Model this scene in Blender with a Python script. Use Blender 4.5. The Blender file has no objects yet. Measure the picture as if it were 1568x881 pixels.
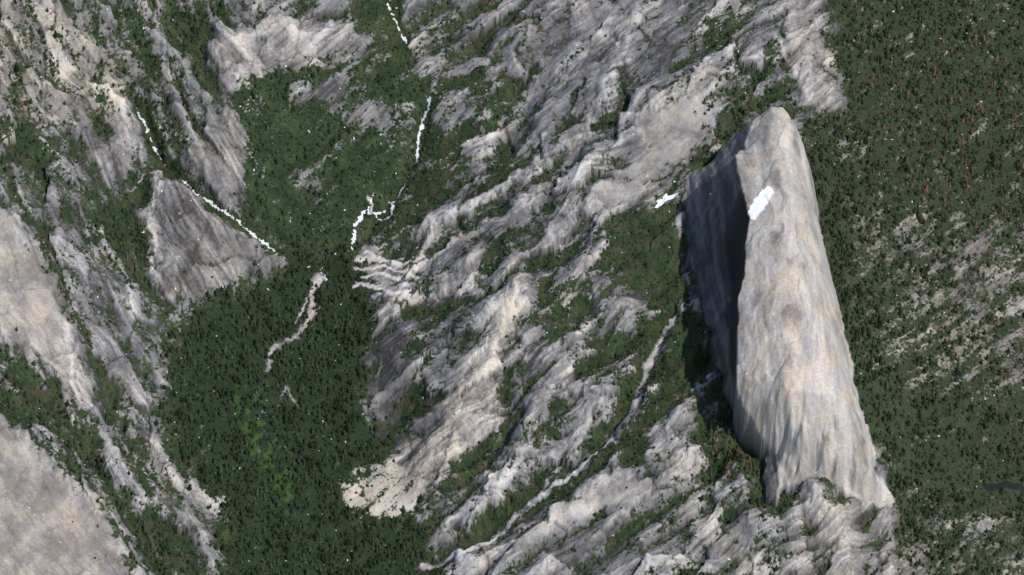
import bpy, math, numpy as np
rng=np.random.default_rng(7)
f32=np.float32
# ------------------------------------------------------------ survey frame
D=9000.0; TILT=math.radians(45)
CAM=np.array([0,-D*math.cos(TILT),D*math.sin(TILT)])
FW=np.array([0,math.cos(TILT),-math.sin(TILT)]); UP=np.array([0,math.sin(TILT),math.cos(TILT)])
def to_survey(x,y,z):
    ry=y-CAM[1]; rz=z-CAM[2]
    dep=ry*FW[1]+rz*FW[2]
    return 784+x*D/dep, 440.5-(ry*UP[1]+rz*UP[2])*D/dep
def to_world(u,v,z):
    a=(u-784)/D; b=(440.5-v)/D
    d=FW+UP*b
    t=(z-CAM[2])/d[2]
    return a*t, CAM[1]+d[1]*t, z
# ------------------------------------------------------------ noise
def gnoise(x,y,seed):
    r=np.random.default_rng(seed); ang=r.random((256,256))*2*np.pi
    gx=np.cos(ang).astype(f32); gy=np.sin(ang).astype(f32)
    ix=np.floor(x).astype(np.int32); iy=np.floor(y).astype(np.int32)
    fx=(x-ix).astype(f32); fy=(y-iy).astype(f32)
    i0=ix&255;i1=(ix+1)&255;j0=iy&255;j1=(iy+1)&255
    sx=fx*fx*fx*(fx*(fx*6-15)+10); sy=fy*fy*fy*(fy*(fy*6-15)+10)
    a=gx[i0,j0]*fx+gy[i0,j0]*fy
    b=gx[i1,j0]*(fx-1)+gy[i1,j0]*fy
    c=gx[i0,j1]*fx+gy[i0,j1]*(fy-1)
    d=gx[i1,j1]*(fx-1)+gy[i1,j1]*(fy-1)
    return ((a+(b-a)*sx)*(1-sy)+(c+(d-c)*sx)*sy)*1.5
def fbm(x,y,o,seed,g=.5):
    s=0;A=1;t=0
    for i in range(o):
        s=s+A*gnoise(x,y,seed+i*17); t+=A; A*=g
        x,y=(x*1.6-y*1.2)+3.7,(x*1.2+y*1.6)+9.1
    return s/t*1.5
def afbm(x,y,o,seed,g=.5):   # keeps anisotropy
    s=0;A=1;t=0
    for i in range(o):
        s=s+A*gnoise(x+i*5.3,y+i*8.1,seed+i*17); t+=A; A*=g; x=x*2.03;y=y*2.03
    return s/t*1.5
def ridged(x,y,o,seed,g=.5):
    s=0;A=1;t=0
    for i in range(o):
        s=s+A*(1-2*np.abs(gnoise(x+i*5.3,y+i*8.1,seed+i*17))); t+=A; A*=g; x=x*2.03;y=y*2.03
    return s/t
def voro(x,y,seed):   # nearest joint block: F1, F2, random id values, offset inside the block
    r=np.random.default_rng(seed); T4=r.random((256,256,6)).astype(f32)
    ix=np.floor(x).astype(np.int32); iy=np.floor(y).astype(np.int32); fx=(x-ix).astype(f32); fy=(y-iy).astype(f32)
    b1=np.full(x.shape,9,f32);b2=b1.copy();ci=ix.copy();cj=iy.copy();bx=fx.copy();by=fy.copy()
    for di in (-1,0,1):
        for dj in (-1,0,1):
            i=(ix+di)&255;j=(iy+dj)&255
            dx=fx-di-T4[i,j,0];dy=fy-dj-T4[i,j,1];d=dx*dx+dy*dy
            m=d<b1
            b2=np.where(m,b1,np.minimum(b2,d));ci=np.where(m,i,ci);cj=np.where(m,j,cj);bx=np.where(m,dx,bx);by=np.where(m,dy,by);b1=np.where(m,d,b1)
    return np.sqrt(b1),np.sqrt(b2),T4[ci,cj],bx,by
def ss(a,b,x):
    t=np.clip((x-a)/(b-a),0,1); return t*t*(3-2*t)
# ------------------------------------------------------------ grid
def axis(lo,hi,st):
    core=np.arange(lo,hi+st,st); ext=np.cumsum(12*1.5**np.arange(12))
    return np.concatenate([lo-ext[::-1],core,core[-1]+ext])
xs=axis(-900,900,1.5); ys=axis(-930,640,1.5)
NX,NY=len(xs),len(ys)
X,Y=np.meshgrid(xs,ys); X=X.astype(f32);Y=Y.astype(f32)
# ------------------------------------------------------------ base elevations
cp="""450 880 0;400 700 4;500 700 4;480 560 8;350 600 8;320 510 14;420 440 20;500 420 22;560 385 30;600 330 45;640 200 78;625 100 110;600 0 150;600 -120 190;400 950 0;600 950 0;
585 480 48;562 600 22;596 680 8;540 770 4;650 790 16;660 870 8;700 560 112;790 450 178;690 650 72;750 600 115;850 560 155;800 700 92;900 700 135;1000 600 184;1000 480 194;950 360 210;760 800 55;850 850 75;950 780 125;1000 850 125;1080 700 185;1100 840 150;
630 560 60;640 620 40;700 380 90;700 270 100;800 250 145;900 150 185;800 100 145;720 60 140;980 220 235;1050 130 262;1100 60 270;900 0 195;1034 290 222;850 400 165;800 350 150;
1040 340 208;1049 420 200;1068 500 196;1085 565 196;1100 605 200;1130 640 208;1080 250 244;1070 420 215;1090 500 212;1105 560 212;
1300 100 250;1500 100 245;1560 400 215;1400 400 212;1400 600 175;1550 700 150;1450 800 140;1250 0 262;1230 110 268;1300 300 235;1310 500 215;1700 300 220;1700 900 130;1400 -150 280;1000 -150 240;
1240 745 222;1310 735 200;1345 740 165;1385 800 120;1200 800 178;1290 830 175;1140 690 200;1200 1000 90;900 1000 50;1300 900 130;
0 0 205;100 100 160;200 150 105;215 190 88;250 240 74;300 290 60;400 370 28;330 230 115;270 80 125;300 30 140;450 50 160;420 140 105;450 250 72;380 320 52;300 350 85;250 420 70;330 380 70;430 410 24;100 250 115;150 350 95;50 330 135;230 500 42;265 570 14;0 450 195;60 470 172;120 600 105;190 640 55;240 720 22;340 785 5;0 620 150;40 690 170;0 760 190;130 790 112;190 870 60;260 850 20;0 900 190;-150 400 260;-150 800 250;-150 0 260;300 -120 200;60 560 150;340 130 130;520 80 130;560 30 135;540 200 82;180 560 80"""
C=np.array([[float(q) for q in s.split()] for s in cp.replace("\n","").split(";")])
W=np.array([to_world(*c) for c in C])
def rbf(px,py,qx,qy,vals,lam=5.):
    n=len(px); r=np.hypot(px[:,None]-px,py[:,None]-py)
    A=np.zeros((n+3,n+3)); A[:n,:n]=r-lam*np.eye(n); A[:n,n]=1;A[:n,n+1]=px/1000;A[:n,n+2]=py/1000;A[n:,:n]=A[:n,n:].T
    w=np.linalg.solve(A,np.concatenate([vals,[0,0,0]]))
    o=w[n]+w[n+1]*qx/1000+w[n+2]*qy/1000
    for i in range(n): o=o+w[i]*np.sqrt((qx-px[i])**2+(qy-py[i])**2+200)
    return o
cx=np.linspace(-1150,1150,150); cy=np.linspace(-1200,900,140)
CX,CY=np.meshgrid(cx,cy); CZ=rbf(W[:,0],W[:,1],CX,CY,W[:,2])
def bilin(G,gx,gy):
    gx=np.clip(gx,0,G.shape[1]-1.001);gy=np.clip(gy,0,G.shape[0]-1.001)
    i=gx.astype(np.int32);j=gy.astype(np.int32);fx=gx-i;fy=gy-j
    return (G[j,i]*(1-fx)+G[j,i+1]*fx)*(1-fy)+(G[j+1,i]*(1-fx)+G[j+1,i+1]*fx)*fy
T=np.clip(bilin(CZ,(X+1150)/2300*149,(Y+1200)/2100*139),0,300).astype(f32)
# ------------------------------------------------------------ the dome
Yw=Y+fbm(X/45,Y/45,4,61)*14+fbm(X/34,Y/60,3,66)*8*(1-ss(-590,-500,Y)); Xw=X+fbm(X/40,Y/40,5,71)*6*(1-.5*ss(-560,-440,Y))+fbm(X/60,Y/120,3,81)*4
def track(s):
    P=np.array([to_world(*[float(q) for q in p.split()]) for p in s.split(";")])
    P=P[np.argsort(P[:,1])]
    return (np.interp(Yw,P[:,1],P[:,0]).astype(f32),np.interp(Yw,P[:,1],P[:,2]).astype(f32),P[0,1],P[-1,1])
xc,zc,yf,yb=track("1184 164 372;1188 195 392;1188 228 384;1190 262 396;1194 300 404;1200 400 400;1210 500 376;1222 600 332;1230 650 294;1238 700 250;1242 735 214")
xl,zl,_,_=track("1166 172 364;1146 200 360;1143 225 356;1127 243 380;1136 290 388;1149 335 390;1140 400 378;1130 500 352;1130 580 312;1140 625 276;1160 668 246;1190 700 222")
xb,zb,_,_=track("1070 235 232;1034 290 212;1040 340 202;1049 420 194;1068 500 190;1085 565 190;1100 605 194;1130 640 204;1150 675 208;1170 700 208")
xr,zr,_,_=track("1222 190 262;1234 240 252;1250 315 240;1264 400 228;1284 470 220;1296 540 214;1310 600 206;1326 650 192;1338 690 184;1340 730 175")
s=(Xw-xc)/(xr-xc); R=zr+(zc-zr)*np.power(np.clip(1-np.clip(s,0,1)**2.3,0,1),.9)-np.clip(s-1,0,9)*(130+70*ss(-560,-400,Y))
s2=(xc-Xw)/np.maximum(xc-xl,1); M=zc-(zc-zl)*np.clip(s2,0,1)**1.5
s3=(xl-Xw)/np.maximum(xl-xb,1)
vis=ss(-530,-430,Y)*(1-ss(-215,-170,Y))
Cc=zl-(zl-zb)*((.06+.38*vis)*ss(0,.25,s3)+(.94-.38*vis)*np.clip(s3,0,1)**.95)-np.clip(s3-1,0,9)*110
dm=np.where(Xw>xc,R,np.where(Xw>xl,M,Cc))
dm=dm-np.clip(Yw-yb,0,1e4)*1.9-np.clip(yf-Yw,0,1e4)*1.0
k=4.0
dmask=ss(-1,5,dm-T)
H0=T+np.logaddexp(0,np.clip((dm-T)/k,-50,110))*k
H0=H0.astype(f32)
U,V=to_survey(X,Y,H0); U=U.astype(f32);V=V.astype(f32)
# ------------------------------------------------------------ land cover maps (half resolution, survey units)
RW,RH=884,541   # covers u -100..1668, v -100..981
gu,gv=np.meshgrid(np.arange(RW)*2-100.,np.arange(RH)*2-100.)
def pts(s): return [tuple(float(q) for q in p.split(",")) for p in s.split()]
def poly(s):
    P=pts(s); ins=np.zeros(gu.shape,bool)
    for (x1,y1),(x2,y2) in zip(P,P[1:]+P[:1]):
        if y1==y2: continue
        c=((gv>=min(y1,y2))&(gv<max(y1,y2)))
        ins^=c&(gu<(x2-x1)*(gv-y1)/(y2-y1)+x1)
    return ins
def sdist(s):
    P=pts(s); d=np.full(gu.shape,1e9)
    for (x1,y1),(x2,y2) in zip(P,P[1:]):
        L=(x2-x1)**2+(y2-y1)**2
        t=np.clip(((gu-x1)*(x2-x1)+(gv-y1)*(y2-y1))/L,0,1)
        d=np.minimum(d,np.hypot(gu-x1-t*(x2-x1),gv-y1-t*(y2-y1)))
    return d
def stroke(s,w): return np.clip(1.3-sdist(s)/w,0,1)
def blur(a,n):
    for _ in range(2):
        for ax in (0,1):
            c=np.cumsum(np.concatenate([np.repeat(a.take([0],ax),n+1,ax),a,np.repeat(a.take([-1],ax),n,ax)],ax),ax,dtype=np.float64)
            m=a.shape[ax]
            a=(c.take(range(2*n+1,2*n+1+m),ax)-c.take(range(0,m),ax))/(2*n+1)
    return a
VEG=np.full(gu.shape,.38); FOR=np.zeros(gu.shape); LUM=np.zeros(gu.shape); WRM=np.full(gu.shape,.05); AMP=np.full(gu.shape,.9); RED=np.zeros(gu.shape)
def setp(R,s,val): R[poly(s)]=val
# plateau
PL="1255,-100 1300,160 1235,180 1225,250 1270,420 1300,560 1340,640 1370,740 1372,981 1668,981 1668,-100"
setp(VEG,PL,.60); setp(FOR,PL,.62); setp(AMP,PL,.25); setp(WRM,PL,.4)
q="1255,-100 1300,160 1290,290 1360,340 1460,320 1668,340 1668,-100"
setp(VEG,q,.80); setp(FOR,q,.75)
setp(RED,"1320,90 1668,20 1668,440 1480,360 1340,260",.85); setp(RED,"1380,300 1668,420 1668,881 1500,700",.35)
setp(VEG,"1270,330 1340,330 1370,400 1340,480 1285,480",.50)
q="1390,360 1480,360 1568,400 1568,560 1450,560 1380,470"
setp(VEG,q,.50);setp(LUM,q,.04)
q="1320,600 1480,620 1668,600 1668,800 1480,790 1400,740 1350,660"
setp(VEG,q,.86); setp(FOR,q,.72)
setp(VEG,"1375,745 1430,750 1440,881 1375,981",.36)
# valley forest
VF="440,380 540,372 560,440 572,500 553,600 600,690 530,735 540,790 650,800 675,881 700,981 330,981 345,785 262,690 250,600 262,500 330,450 430,425"
setp(VEG,VF,1.0); setp(FOR,VF,.97); setp(AMP,VF,.12)
BS="335,180 380,120 440,110 520,105 600,88 650,110 655,160 640,240 600,310 540,345 520,385 430,375 375,320 380,200"
setp(VEG,BS,.88); setp(AMP,BS,.45); setp(FOR,BS,.15)
setp(VEG,"540,-100 600,-100 625,60 625,110 590,85 545,50",.9)
q="650,120 740,110 800,130 780,190 720,230 690,280 650,330 595,375 560,370 570,320 640,240"
setp(VEG,q,.76);setp(AMP,q,.45)
setp(VEG,"640,40 690,20 730,50 690,90 655,90",.5)
setp(VEG,"425,140 520,120 545,90 530,150 440,160",.1); setp(LUM,"430,115 545,85 540,110 430,150",.05)
setp(VEG,"505,165 560,150 620,160 615,190 540,200",.25)
setp(VEG,"445,250 500,260 505,320 455,290",.36);setp(VEG,"600,150 640,170 630,230 600,220",.4);setp(VEG,"665,150 740,140 740,190 665,200",.38)
for q,p in ((1.1,"1012,540 1045,490 1078,482 1086,560 1050,600 985,640 980,600"),(1.0,"925,345 975,325 1032,318 1036,380 1000,420 955,445 925,400"),
 (1.0,"1022,400 1045,440 1030,480 980,540 955,600 935,590 960,520 1000,470"),(.95,"600,505 645,525 655,560 610,555"),(.95,"625,590 655,600 645,650 615,640"),
 (.90,"700,765 830,748 950,665 1050,610 1060,622 960,695 850,765 720,805"),(.60,"800,500 860,470 940,490 965,560 920,610 860,560"),(.95,"728,270 800,230 812,260 750,305"),
 (.66,"820,430 880,430 930,470 900,500 820,480"),(.9,"690,690 750,670 745,730 700,750"),(.62,"1050,130 1190,70 1225,190 1170,165 1130,195 1060,260 1075,200"),
 (.56,"1060,800 1090,640 1160,690 1235,745 1190,800 1240,981 1000,981"),(.9,"740,390 790,350 775,400 735,430"),(.68,"560,440 640,430 690,460 620,480 575,480"),(.95,"1150,680 1175,690 1180,740 1130,730"),
 (.74,"0,170 100,200 130,290 220,330 235,430 175,400 100,300 0,240"),(.60,"0,235 60,300 90,420 160,560 175,640 110,540 70,440 0,335"),
 (.68,"0,520 70,560 150,650 185,740 265,800 340,881 190,881 150,770 60,690 0,620"),(.56,"190,-20 330,-20 300,100 335,200 300,270 225,200 190,100"),
 (.66,"190,270 240,265 235,420 200,440 180,340"),(.5,"250,450 330,460 265,520"),(.95,"1090,30 1130,20 1125,80 1100,70"),(.55,"640,740 700,700 700,770 660,800"),(.85,"940,690 990,680 1000,720 960,730")):
    setp(VEG,p,q)
q="-100,-50 140,30 205,120 205,190 100,190 -100,160";setp(VEG,q,.36);setp(LUM,q,.14);setp(WRM,q,.6);setp(AMP,q,.55);setp(FOR,q,.22)
q="1050,130 1190,70 1225,190 1170,165 1130,195 1060,260 1075,200";setp(FOR,q,.5); setp(RED,q,.5)
setp(FOR,"1060,800 1090,640 1160,690 1235,745 1190,800 1240,981 1000,981",.45); setp(RED,"1075,650 1150,690 1170,790 1090,780",.9)
setp(FOR,"0,520 70,560 150,650 185,740 265,800 340,881 190,881 150,770 60,690 0,620",.3)
setp(FOR,"190,-20 330,-20 300,100 335,200 300,270 225,200 190,100",.3)
setp(FOR,"0,170 100,200 130,290 220,330 235,430 175,400 100,300 0,240",.3)
# bare rock
SMO=np.zeros(gu.shape)
BR=[(.22,.6,.18,-.08,"-100,250 0,325 50,375 88,440 105,520 122,605 60,535 0,510 -100,500"),(.18,.6,.18,-.08,"-100,620 0,640 60,700 125,760 185,820 190,881 190,981 -100,981 -100,840"),
 (.26,.6,.6,.05,"640,665 690,590 735,520 760,460 802,435 800,480 775,540 765,620 720,690 650,765 600,745 592,700"),
 (.50,.6,.20,.24,"523,735 600,700 650,765 640,792 585,803 538,792"),(.40,.4,.25,.1,"212,690 280,725 346,770 340,788 280,760 218,705"),
 (.26,.3,.3,.0,"800,830 850,775 930,735 985,735 1010,755 900,800 820,830"),(.20,.4,.25,.0,"905,325 960,250 980,190 1085,118 1092,185 1055,240 1000,285 940,320"),
 (.12,.3,.45,.12,"330,60 440,25 520,40 548,85 420,112 345,135"),(.0,.4,.45,.08,"322,178 378,175 375,250 350,310 278,240"),(-.08,.4,.45,.16,"250,285 290,278 440,410 330,440 280,455 243,420"),
 (.05,.2,.5,.12,"100,225 190,190 222,230 165,280 112,262"),(-.20,.1,.8,.2,"562,512 612,500 635,560 620,640 600,690 556,640 556,560"),(.38,.4,.4,.15,"622,50 645,55 665,95 650,115 628,108"),
 (.02,.0,.5,.15,"820,60 960,-50 1080,-50 1040,90 900,150 800,230 770,200"),(-.02,.0,.6,.22,"80,360 170,400 250,500 262,600 230,640 190,600 130,500"),(.25,.5,.4,.1,"1200,-20 1250,0 1290,150 1250,160 1210,80"),
 (.10,.4,.8,.22,"1235,745 1345,720 1368,790 1365,981 1260,981 1215,830"),(.2,.5,.5,.2,"1040,700 1075,700 1080,780 1160,840 1240,860 1240,881 1130,881 1050,800")]
for i_,(l,w,a,v,p) in enumerate(BR):
    setp(LUM,p,l);setp(WRM,p,w);setp(AMP,p,a);setp(VEG,p,v)
    if i_ in (0,1,3,5,6): setp(SMO,p,1)
LUM=blur(LUM,3);WRM=blur(WRM,6);AMP=blur(AMP,6);VEG=blur(VEG,4);FOR=blur(FOR,7);RED=blur(RED,8);SMO=blur(SMO,5)
BARE=np.zeros(gu.shape)
for w,l,p in ((5.5,.42,"650,865 700,850 745,830 800,770 860,735 905,690 940,655 965,620 990,560 1010,520 1030,485"),(9,.25,"740,862 800,830 850,800 930,770 990,745"),
 (9,.30,"590,445 650,402 710,370 780,340 830,300 872,240 905,190"),(7,.3,"620,462 700,450 742,420"),(4,.3,"700,330 760,300 830,250"),(7,.2,"800,150 870,100 930,60 985,28"),(6,.2,"905,205 900,160 915,100 960,60"),
 (6,.25,"1037,295 1047,400 1060,460 1076,500 1083,585"),(5,.25,"905,640 860,690 830,745"),(4,.3,"1190,95 1150,95 1110,110"),(7,.3,"720,225 765,205 770,190"),(3,.6,"548,402 575,398 610,405 650,392"),(2.6,.6,"545,412 570,415 600,412 640,417"),(2.6,.6,"548,426 580,424 600,428 640,430"),(2.6,.6,"560,390 590,396 620,392"),
 (3,.6,"540,440 560,436 585,448 625,446"),(2.5,.6,"575,458 600,462 630,455"),(4,.25,"235,300 240,350 232,400 260,450"),(4,.25,"100,500 115,600 180,650 260,690"),(5,.25,"690,800 760,760 800,700 850,600 880,560"),(4,.22,"660,845 690,800 760,740"),(6,.2,"1100,640 1070,600 1090,580"),(4,.22,"820,330 850,380 930,330 1000,300"),
 (4,.25,"740,700 780,620 820,560 870,520"),(7,.301,"490,425 484,440 478,470 470,495 455,515"),(3,.301,"470,460 450,500"),(5.5,.301,"455,515 430,525 415,535 408,565"),(5,.301,"432,602 437,594 442,603"),(2,.301,"440,600 460,625"),(5,.3,"1185,60 1215,100 1240,150"),(3,.3,"250,290 230,330 240,370 225,400"),
 (1.9,.301,"262,272 240,290 232,310 244,322 228,345 240,365 224,380 236,400 228,420 245,440 262,455"),(1.8,.301,"262,272 225,268 200,285 175,290"),(2.0,.301,"730,330 790,300 830,265"),(2.2,.4,"560,300 570,312 566,322")):
    st=stroke(p,w); LUM=LUM+st*(l if l!=.301 else .14); VEG=VEG-st*.5
    if l>=.4: BARE=np.maximum(BARE,st)
    if l==.301: BARE=np.maximum(BARE,st*.66)
    if w>6: WRM=np.maximum(WRM,st*.4)
for w,p in ((6,"1048,440 1030,475 990,540 960,590 935,640"),(5,"800,740 870,700 930,640"),(5,"760,330 720,350 660,400"),(5,"640,480 720,465 800,420 860,380"),(4,"790,830 860,790 930,745"),(7,"210,160 250,240 330,320 430,395"),(5,"960,60 900,120 870,170"),(5,"880,90 830,150 800,180"),
   (5,"120,560 190,650 215,720 240,800"),(5,"0,620 60,690 130,760 200,840"),(4,"60,380 110,470 150,560 200,640"),(4,"680,720 740,690 800,620"),(4,"700,500 760,560 800,600"),(4,"1000,640 930,700 860,740"),(4,"660,380 760,330 820,290"),
   (3,"90,400 150,470 210,560 240,620"),(3,"110,380 180,450 240,540"),(3,"120,360 180,400 230,470"),(4,"1000,690 930,735 850,790 780,830"),(4,"780,480 850,520 900,600"),(4,"850,620 800,680 760,760"),(3,"1040,250 980,290 930,330")):
    VEG=VEG+stroke(p,w)*.46
# ridges (+) and gullies (-)
RID=np.zeros(gu.shape)
for w,a,p in ((26,26,"600,470 700,420 800,360 850,340 930,290"),(30,34,"640,740 700,640 750,560 795,440"),(16,-14,"640,485 740,445 830,405 900,380"),(22,20,"840,560 900,500 960,465"),
 (13,-22,"1030,480 990,560 940,640 860,720 740,800 660,860"),(24,26,"1060,690 940,740 850,790 780,870"),(20,20,"1100,590 1050,645 990,700"),(13,-18,"905,190 860,250 780,300 680,350 600,390"),
 (18,22,"960,60 900,200 820,260 740,310 660,350"),(20,22,"1080,120 960,190 890,270 820,320"),(13,-20,"940,60 850,110 790,170"),(14,-15,"790,130 800,180 770,210"),(15,18,"800,60 760,120 740,190"),
 (14,-20,"790,480 770,560 780,640 740,720"),(18,20,"880,540 820,620 790,700 720,780"),(12,-16,"905,640 850,700 780,760"),(12,14,"1000,500 930,590 880,680"),
 (25,25,"0,345 60,390 105,480 122,590"),(15,-24,"60,400 150,560 190,660 260,740"),(18,20,"90,360 180,470 255,600"),(14,-18,"100,200 200,330 235,450"),(20,24,"250,282 330,345 435,405"),(16,18,"350,180 350,290"),
 (18,26,"330,80 430,50 540,65"),(12,-24,"210,150 250,240 330,315 420,390"),(14,-20,"600,0 640,110 650,200 600,300 545,370"),(25,25,"0,645 70,710 130,770 185,870"),(14,-16,"0,540 90,620 170,740 250,870"),(14,16,"130,60 170,130 200,200"),
 (14,16,"220,0 250,80 280,180"),(12,-14,"320,0 310,90 340,170"),(16,20,"1240,750 1290,800 1300,881"),(10,-14,"1200,720 1240,800 1250,881"),(12,18,"1330,720 1365,800 1360,881"),(10,-14,"1310,740 1330,820"),(16,16,"1205,20 1240,100 1280,160"),
 (12,14,"1090,640 1130,720 1150,820"),(10,-12,"1120,640 1170,720 1200,800")):
    d=sdist(p); RID+=.8*a*np.exp(-(np.abs(d)/w)**1.4)
RID=blur(RID,1)
def samp(Rr,wu=0,wv=0): return bilin(Rr,(U+wu+100)/2,(V+wv+100)/2).astype(f32)
CRK=np.zeros(gu.shape)
for w,p in ((3.4,"210,155 216,175 224,190"),(2.0,"224,190 236,212 252,238"),(3.4,"276,268 300,288 330,310"),(2.0,"330,310 362,332 385,352"),(3.0,"385,352 400,366 418,384"),(2.6,"600,-40 596,0 606,25 612,40 622,52"),
 (3.4,"658,148 648,178 640,205 638,240"),(2.1,"638,240 622,270 605,300 580,318 560,325"),(3.6,"556,325 542,345 540,372"),(2.3,"572,290 565,315 548,335"),(2.6,"605,300 598,318 586,332 575,325"),(2.0,"492,412 497,430")):
    CRK=np.maximum(CRK,stroke(p,w))
near=np.clip(samp(blur((CRK>.2).astype(float),4))*3,0,1)
wu=fbm(U/26,V/26,5,101,.6)*22; wv=fbm(U/26,V/26,5,131,.6)*22
bare=samp(BARE,wu*.2,wv*.2); smo=samp(SMO,wu*.8,wv*.8)
veg_p=samp(VEG,wu*.8,wv*.8);forr=samp(FOR,wu*.9,wv*.9);lum=samp(LUM,wu*.35,wv*.35);warm=samp(WRM,wu,wv);amp=samp(AMP)*(1-.8*near);red=samp(RED,wu,wv)
amp=amp*(1-dmask)
# ------------------------------------------------------------ relief
wx=fbm(U/140,V/140,3,201,.4)*16; 
c,s_=math.cos(math.radians(36)),math.sin(math.radians(36))
am=U*c-V*s_+wx; bm=U*s_+V*c+wx*.9
c,s_=math.cos(math.radians(58)),math.sin(math.radians(58))
al=U*c+V*s_+wx; bl=-U*s_+V*c+wx*.9
leftw=1-ss(380,520,U-(V-440)*.15)
def strat(fa,fb,o,seed,fn=ridged,g=.5):
    A=fn(am/fa,bm/fb,o,seed,g); B=fn(al/fa,bl/fb,o,seed+5,g)
    return A*(1-leftw)+B*leftw
ca=np.where(leftw>.5,al,am)+wu*.35; cb=np.where(leftw>.5,bl,bm)+wv*.35
F1a,F2a,ida,dxa,dya=voro(ca/95,cb/40,901)
F1b,F2b,idb,dxb,dyb=voro(ca/38,cb/15,911)
tilt_a=(ida[...,2]-.5)*dxa*16+(ida[...,3]-.5)*dya*32+(ida[...,4]-.5)*7
tilt_b=(idb[...,2]-.5)*dxb*6+(idb[...,3]-.5)*dyb*9+(idb[...,4]-.5)*2.4
joint=np.maximum((1-ss(.02,.10,F2a-F1a)),.7*(1-ss(.03,.14,F2b-F1b)))
big=strat(230,60,2,301)
rough=.04+.96*ss(-.05,.5,fbm(U/75,V/75,3,351))
iso=fbm(U/110,V/110,4,361,.42); fine=fbm(U/12,V/12,3,391,.55)
crag=np.abs(strat(150,46,2,411,afbm,.4)); crag2=np.abs(strat(44,12,3,417,afbm,.5))
rid=samp(RID,wu*.4,wv*.4)
H=H0+amp*((big-.35)*13+iso*13-crag*9-crag2*3.4*rough+fine*1.1*rough+tilt_a+tilt_b*(.30+.70*rough)-joint*1.2)+rid*(1-dmask)*np.clip(amp*1.3+near,0,1)
# dome skin
rightside=ss(-2,1.5,Xw-xl)
dwx=fbm(X/45,Y/90,4,425)*16
flute=afbm((X+dwx)/22,Y/130,3,431,.5)
H+=dmask*(rightside*(flute*.8+fbm(X/42,Y/75,3,451,.4)*1.8)+(1-rightside)*(afbm((X+Y*.25)/14,Y/100,4,461,.6)*4+fbm(X/30,Y/30,5,471,.6)*4))
step=np.abs(fbm(X/55,Y/120,3,481)); step2=fbm(X/60+4,Y/140,3,488)
front=1-ss(-620,-540,Y)
H-=dmask*rightside*(.8*(1-ss(0,.04,step))+2.2*ss(0,.03,step2))
H+=dmask*rightside*front*fbm(X/30,Y/30,5,495,.6)*5
H=H.astype(f32)
SNOW=poly("1146,338 1147,318 1152,310 1158,303 1165,289 1173,288 1178,283 1185,287 1183,297 1180,300 1177,309 1169,322 1163,327 1156,337").astype(float)
SNOW+=poly("998,313 1006,304 1013,300 1016,295 1028,296 1044,291 1036,300 1022,306 1006,317")
SNOW=blur(SNOW,1)
snow=samp(SNOW,wu*.22,wv*.22)>.5
ck=samp(CRK,wu*.2,wv*.2)
crk=(ck+.7*fbm(U/7,V/7,3,501))>.46
pond=samp(poly("1500,742 1530,738 1600,742 1600,756 1540,752 1505,752").astype(float),wu*.3,wv*.3)>.5
# ------------------------------------------------------------ ground colours (linear albedo)
gy,gx=np.gradient(H,ys,xs); slope=np.hypot(gx,gy)
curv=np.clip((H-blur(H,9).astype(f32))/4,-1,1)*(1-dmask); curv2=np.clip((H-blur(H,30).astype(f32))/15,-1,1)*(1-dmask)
vn=strat(80,16,5,521,afbm,.6)*.60+fbm(U/18,V/18,5,551,.65)*.45
vf=fbm(U/4.2,V/4.2,3,571,.7)
nonf=1-ss(.75,.95,forr)
vp=veg_p-.26*ss(1.0,2.0,slope)*nonf-dmask*.9-(.12*curv+.26*curv2-.18*joint)*nonf
veg=ss(-.09,.09,vp-.5+.75*vn+.38*vf)
bm_=ss(.3,.65,bare+.5*vf); veg=veg*(1-.95*bm_)
st=strat(120,5,4,601,afbm,.65); st2=fbm(U/45,V/45,6,631,.6); sp=fbm(U/5,V/5,3,651,.7)
stain=ss(.05,.5,strat(70,9,3,641,afbm,.5))
sm1=1-.72*smo; stm=sm1*(.45+.75*ss(-.3,.3,fbm(U/60,V/60,3,645)))
wear=fbm((U+wu)/34,(V+wv)/34,5,655,.55)
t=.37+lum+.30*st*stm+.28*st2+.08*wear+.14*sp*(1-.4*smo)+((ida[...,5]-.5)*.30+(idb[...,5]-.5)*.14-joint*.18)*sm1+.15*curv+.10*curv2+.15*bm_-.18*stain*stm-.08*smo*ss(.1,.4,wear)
# long curved sheeting joints on the polished slabs
sheet=np.abs(((bl*.06+fbm(U/90,V/90,3,661)*2.2)%1)-.5)*2
t=t-.10*smo*(1-ss(.0,.18,sheet))*ss(-.2,.3,fbm(U/40,V/40,3,665))
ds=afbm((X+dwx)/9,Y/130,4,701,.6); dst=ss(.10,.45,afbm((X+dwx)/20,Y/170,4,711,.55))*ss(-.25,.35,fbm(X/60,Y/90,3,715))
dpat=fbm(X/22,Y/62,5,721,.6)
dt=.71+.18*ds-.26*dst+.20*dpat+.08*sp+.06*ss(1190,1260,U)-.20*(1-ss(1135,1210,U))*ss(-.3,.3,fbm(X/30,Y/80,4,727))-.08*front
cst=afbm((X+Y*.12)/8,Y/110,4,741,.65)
ct=.08+.30*cst+.16*fbm(X/20,Y/20,4,761,.6)-.7*vis*(1-ss(.30,.42,s3+.12*cst))+.18*(1-vis)*ss(-150,-60,Y)  # vis term darkens the albedo below the rim, as painted overhang shade
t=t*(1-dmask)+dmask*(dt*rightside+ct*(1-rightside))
warm=warm*(1-dmask)+dmask*(rightside*(.35+.6*fbm(X/30,Y/50,3,781))-(1-rightside)*.25)
warm=np.clip(warm+.10+.5*fbm(U/35,V/35,4,791),0,1)
t=np.clip(t,0,1)
def mix(a,b,f): return a+(b-a)*f[...,None]
dark=np.array([.056,.055,.057]);mid=np.array([.195,.190,.190]);pale=np.array([.53,.505,.470])
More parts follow.
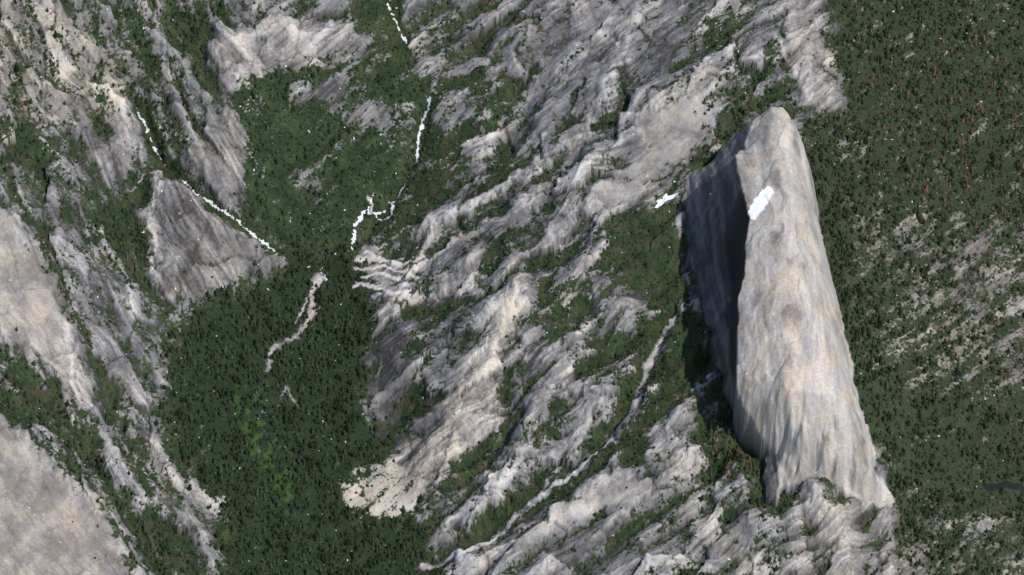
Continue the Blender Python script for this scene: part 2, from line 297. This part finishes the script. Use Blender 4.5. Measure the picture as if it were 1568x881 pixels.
col=np.where((t<.45)[...,None],mix(dark,mid,t/.45),mix(mid,pale,(t-.45)/.55))
rimshade=dmask*(1-rightside)*vis*(1-ss(.28,.40,s3+.12*cst))  # shade under the rim visor, painted near black into the cliff colour
col=mix(col,np.array([.022,.021,.022]),rimshade*.85)
col=col*mix(np.array([1,1,1.02]),np.array([1.09,.98,.83]),warm)
brown=np.array([.135,.115,.088])
plat=samp(blur(poly(PL).astype(float),3))*(1-dmask)
col=mix(col,brown*(1+.5*sp[...,None]),plat*.6*ss(-.3,.4,fbm(U/14,V/14,4,811)))
g1=np.array([.021,.036,.015]);g2=np.array([.040,.060,.025]);g3=np.array([.016,.028,.015])
gcol=mix(g1,g2,ss(-.4,.7,fbm(U/30,V/30,5,831,.6)))
gcol=mix(gcol,g3,ss(.5,.9,forr)*.6)
mead=np.clip(samp(blur((poly("350,590 400,600 420,650 470,740 450,800 420,780 380,690").astype(float)),5))*ss(.0,.45,fbm(U/16,V/16,3,851)),0,1)
gcol=mix(gcol,np.array([.040,.084,.022]),mead)
gcol=gcol*(1+.45*sp[...,None])
gcol=mix(gcol,np.array([.046,.052,.030])*np.ones_like(gcol),plat*.5)
basin=samp(blur(poly(BS).astype(float),4))
gcol=mix(gcol,np.array([.060,.055,.030])*np.ones_like(gcol),.5*ss(-.1,.4,fbm(U/24,V/24,4,871))*nonf*(1-plat)*(1-basin))
col=mix(col,gcol,veg)
col=np.clip(col,.008,.7)
# ------------------------------------------------------------ materials
def mat_ground(name,rough=.95,nscale=.55,amt=.25,bump=.5):
    m=bpy.data.materials.new(name);m.use_nodes=True;n=m.node_tree.nodes;l=m.node_tree.links
    b=n["Principled BSDF"];b.inputs["Roughness"].default_value=rough;b.inputs["Specular IOR Level"].default_value=.12
    a=n.new("ShaderNodeVertexColor");a.layer_name="cover"
    tc=n.new("ShaderNodeNewGeometry")
    ns=n.new("ShaderNodeTexNoise");ns.inputs["Scale"].default_value=nscale;ns.inputs["Detail"].default_value=4;ns.inputs["Roughness"].default_value=.7
    l.new(tc.outputs["Position"],ns.inputs["Vector"])
    mr=n.new("ShaderNodeMapRange");mr.inputs["From Min"].default_value=.3;mr.inputs["From Max"].default_value=.7;mr.inputs["To Min"].default_value=1-amt;mr.inputs["To Max"].default_value=1+amt
    l.new(ns.outputs["Fac"],mr.inputs["Value"])
    mx=n.new("ShaderNodeVectorMath");mx.operation='SCALE'
    l.new(a.outputs["Color"],mx.inputs[0]);l.new(mr.outputs["Result"],mx.inputs["Scale"])
    l.new(mx.outputs["Vector"],b.inputs["Base Color"])
    bp=n.new("ShaderNodeBump");bp.inputs["Distance"].default_value=bump;bp.inputs["Strength"].default_value=.8
    l.new(ns.outputs["Fac"],bp.inputs["Height"]);l.new(bp.outputs["Normal"],b.inputs["Normal"])
    return m
def mat_plain(name,c,rough,nscale,amt,bump):
    m=mat_ground(name,rough,nscale,amt,bump)
    n=m.node_tree.nodes
    for q in list(n):
        if q.type=='VERTEX_COLOR':
            r=n.new("ShaderNodeRGB");r.outputs[0].default_value=(*c,1)
            for lk in list(q.outputs["Color"].links): m.node_tree.links.new(r.outputs[0],lk.to_socket)
            n.remove(q)
    return m
def build(name,co,faces,mat,colr=None,smooth=True):
    k=faces.shape[1]; me=bpy.data.meshes.new(name)
    me.vertices.add(len(co));me.vertices.foreach_set("co",co.astype(f32).ravel())
    me.loops.add(faces.size);me.loops.foreach_set("vertex_index",faces.astype(np.int32).ravel())
    me.polygons.add(len(faces));me.polygons.foreach_set("loop_start",np.arange(0,faces.size,k,dtype=np.int32))
    me.polygons.foreach_set("use_smooth",np.full(len(faces),smooth))
    me.update(calc_edges=True)
    if colr is not None:
        a=me.color_attributes.new("cover",'FLOAT_COLOR','POINT')
        a.data.foreach_set("color",np.concatenate([colr,np.ones((len(colr),1))],1).astype(f32).ravel())
    me.materials.append(mat); o=bpy.data.objects.new(name,me);bpy.context.scene.collection.objects.link(o);return o
idx=np.arange(NX*NY).reshape(NY,NX)
F=np.stack([idx[:-1,:-1],idx[:-1,1:],idx[1:,1:],idx[1:,:-1]],-1).reshape(-1,4)
def cell(m): return (m[:-1,:-1]&m[:-1,1:]&m[1:,1:]&m[1:,:-1]).ravel()
Hs=H.copy(); Hs[snow]+=.8
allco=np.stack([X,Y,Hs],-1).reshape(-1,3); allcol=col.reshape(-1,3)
def sub(name,sel,mat,usecol=True,dz=0):
    f=F[sel]; u,inv=np.unique(f,return_inverse=True)
    co=allco[u].copy(); co[:,2]+=dz
    return build(name,co,inv.reshape(-1,4),mat,allcol[u] if usecol else None)
cs=cell(snow);cc=cell(crk)&~cs;cpnd=cell(pond)&~cs;cd=cell(dmask>.6)&~cs
gm=mat_ground("mountain_ground");dmn=mat_ground("granite",.9,.35,.20,.7)
sub("mountain_terrain",~(cs|cc|cpnd|cd),gm)
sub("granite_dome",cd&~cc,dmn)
sub("snow_patch",cs,mat_plain("snow",(.80,.81,.84),.6,.3,.08,.3),False)
sub("creek",cc,mat_plain("whitewater",(.56,.59,.60),.4,.8,.3,.5),False)
sub("pond",cpnd,mat_plain("pond_water",(.018,.022,.018),.08,.1,.1,.02),False)
# ------------------------------------------------------------ vegetation masses
def conifer(r):
    v=[];f=[];c=[]
    def add(vs,fs,cs): 
        o=len(v);v.extend(vs);c.extend(cs);f.extend([[a+o for a in q] for q in fs])
    add([(.03*math.cos(a),.03*math.sin(a),-.12) for a in (0,2.1,4.2)]+[(.02*math.cos(a),.02*math.sin(a),.35) for a in (0,2.1,4.2)],
        [(0,1,4),(0,4,3),(1,2,5),(1,5,4),(2,0,3),(2,3,5)],[(-1)]*6)
    for z0,z1,rad in ((.12,.55,.24),(.34,.78,.18),(.58,1.0,.12)):
        n=6;a0=r.random()*6
        vs=[(rad*(.7+.6*r.random())*math.cos(a0+i*2*math.pi/n),rad*(.7+.6*r.random())*math.sin(a0+i*2*math.pi/n),z0+.1*(r.random()-.5)) for i in range(n)]
        vs.append(((r.random()-.5)*.04,(r.random()-.5)*.04,z1))
        add(vs,[(i,(i+1)%n,n) for i in range(n)],[.75+.3*r.random() for i in range(n)]+[1.25])
    return np.array(v),np.array(f),np.array(c)
def bush(r):
    n=5;v=[(0,0,.75+.2*r.random())];c=[1.25]
    for z,rr in ((.5,.42),(0,.55)):
        a0=r.random()*6
        for i in range(n):
            q=rr*(.7+.6*r.random());v.append((q*math.cos(a0+i*1.2566),q*math.sin(a0+i*1.2566),z+.25*(r.random()-.5)-.1));c.append(.8+.3*r.random())
    f=[(0,1+i,1+(i+1)%n) for i in range(n)]
    for i in range(n):
        j=(i+1)%n;f+=[(1+i,6+i,6+j),(1+i,6+j,1+j)]
    return np.array(v),np.array(f),np.array(c)
core=(np.abs(X)<880)&(Y>-915)&(Y<630)&~snow&~pond
def scatter(name,dens,tmpl,hmin,hmax,colf,wid):
    m=(rng.random(X.shape)<dens)&core
    j,i=np.nonzero(m); n=len(j)
    px=X[j,i]+rng.uniform(-.7,.7,n);py=Y[j,i]+rng.uniform(-.7,.7,n);pz=H[j,i]
    h=rng.uniform(hmin,hmax,n)*(.75+.5*rng.random(n)); w=h*wid*rng.uniform(.8,1.25,n); rot=rng.random(n)*6.28; kind=rng.integers(0,len(tmpl),n)
    base=colf(j,i,n); VV=[];FF=[];CC=[];off=0
    for k_,(v,f,c) in enumerate(tmpl):
        q=np.nonzero(kind==k_)[0]
        if len(q)==0: continue
        co=np.cos(rot[q])[:,None];si=np.sin(rot[q])[:,None]
        x=(v[:,0]*co-v[:,1]*si)*w[q,None]+px[q,None];y=(v[:,0]*si+v[:,1]*co)*w[q,None]+py[q,None];z=v[:,2]*h[q,None]+pz[q,None]
        VV.append(np.stack([x,y,z],-1).reshape(-1,3))
        FF.append((f[None]+(np.arange(len(q))*len(v))[:,None,None]+off).reshape(-1,3));off+=len(q)*len(v)
        cc_=base[q][:,None,:]*np.abs(c)[None,:,None]; cc_=np.where((c<0)[None,:,None],np.array([.07,.05,.035]),cc_)
        CC.append(cc_.reshape(-1,3))
    print(name,n)
    return build(name,np.concatenate(VV),np.concatenate(FF),mat_ground(name+"_foliage",.9,1.2,.2,.1),np.concatenate(CC),False)
tr=[conifer(rng) for _ in range(6)];bu=[bush(rng) for _ in range(5)]
clump=ss(-.35,.35,fbm(X/26,Y/26,3,901)); clear=crk|(ck>.12)
notslope=1-ss(1.2,2.4,slope)
tone=fbm(X/40,Y/40,4,977)
def treecol(j,i,n):
    g=np.array([.025,.040,.021])*(.55+.9*rng.random((n,1)))*(1+.8*tone[j,i][:,None])
    g=g+rng.random((n,1))*np.array([.010,.010,0])
    isr=rng.random(n)<red[j,i]*.33
    g[isr]=np.array([.115,.075,.050])*(.6+.7*rng.random((isr.sum(),1)))
    gm_=mead[j,i]>.4; g[gm_]*=np.array([1.3,1.6,1.1]); return np.clip(g,.005,.5)
dens=forr*(.2+.8*veg)*(.30+.70*clump)*notslope*(1-dmask)*(~clear)*(1-.93*bm_)
dens=dens*(1+2*np.clip(curv2*-1,0,1)*(forr<.7))
dt_=dens*np.where(forr>.8,.070,.052)*(1-.6*mead)+.0022*veg*(forr<.3)*clump*(1-dmask)*(~clear)
scatter("conifer_forest",dt_,tr,6.0,12.5,treecol,1.1)
def bushcol(j,i,n):
    return gcol[j,i]*(.7+.7*rng.random((n,1)))
db=veg*(1-dmask)*(~clear)*.055*(1-.8*ss(.7,.9,forr))
scatter("shrub_thicket",db,bu,2.0,4.5,bushcol,1.1)
def rockcol(j,i,n): return np.clip(col[j,i]*(.8+.7*rng.random((n,1))),0,.6)
dbk=(1-veg)*(1-dmask)*(.3+ss(.1,.3,lum))*.006*notslope*(1-.8*smo)
scatter("boulder_field",dbk,bu,1.2,2.6,rockcol,1.2)
# ------------------------------------------------------------ camera, light
cam=bpy.data.cameras.new("camera");co=bpy.data.objects.new("camera",cam);bpy.context.scene.collection.objects.link(co)
co.location=CAM;co.rotation_euler=(math.radians(90)-TILT,0,0);cam.lens=36*D/1568;cam.clip_start=10;cam.clip_end=60000
bpy.context.scene.camera=co
sd=np.array([.41,-.33,.85]);sd/=np.linalg.norm(sd)
el=math.asin(sd[2]);az=math.atan2(sd[0],sd[1])
from mathutils import Vector
sl=bpy.data.lights.new("sun",'SUN');sl.energy=4.2;sl.angle=math.radians(.5);sl.color=(1,.96,.91)
so=bpy.data.objects.new("sun",sl);bpy.context.scene.collection.objects.link(so)
so.rotation_euler=Vector(sd).to_track_quat('Z','Y').to_euler()
w=bpy.data.worlds.new("World");bpy.context.scene.world=w;w.use_nodes=True
n=w.node_tree.nodes;sk=n.new("ShaderNodeTexSky");sk.sky_type='NISHITA';sk.sun_disc=False;sk.sun_elevation=el;sk.sun_rotation=az
w.node_tree.links.new(sk.outputs[0],n["Background"].inputs[0]);n["Background"].inputs[1].default_value=.14
vs=bpy.context.scene.view_settings;vs.view_transform='Standard';vs.look='None';vs.exposure=0
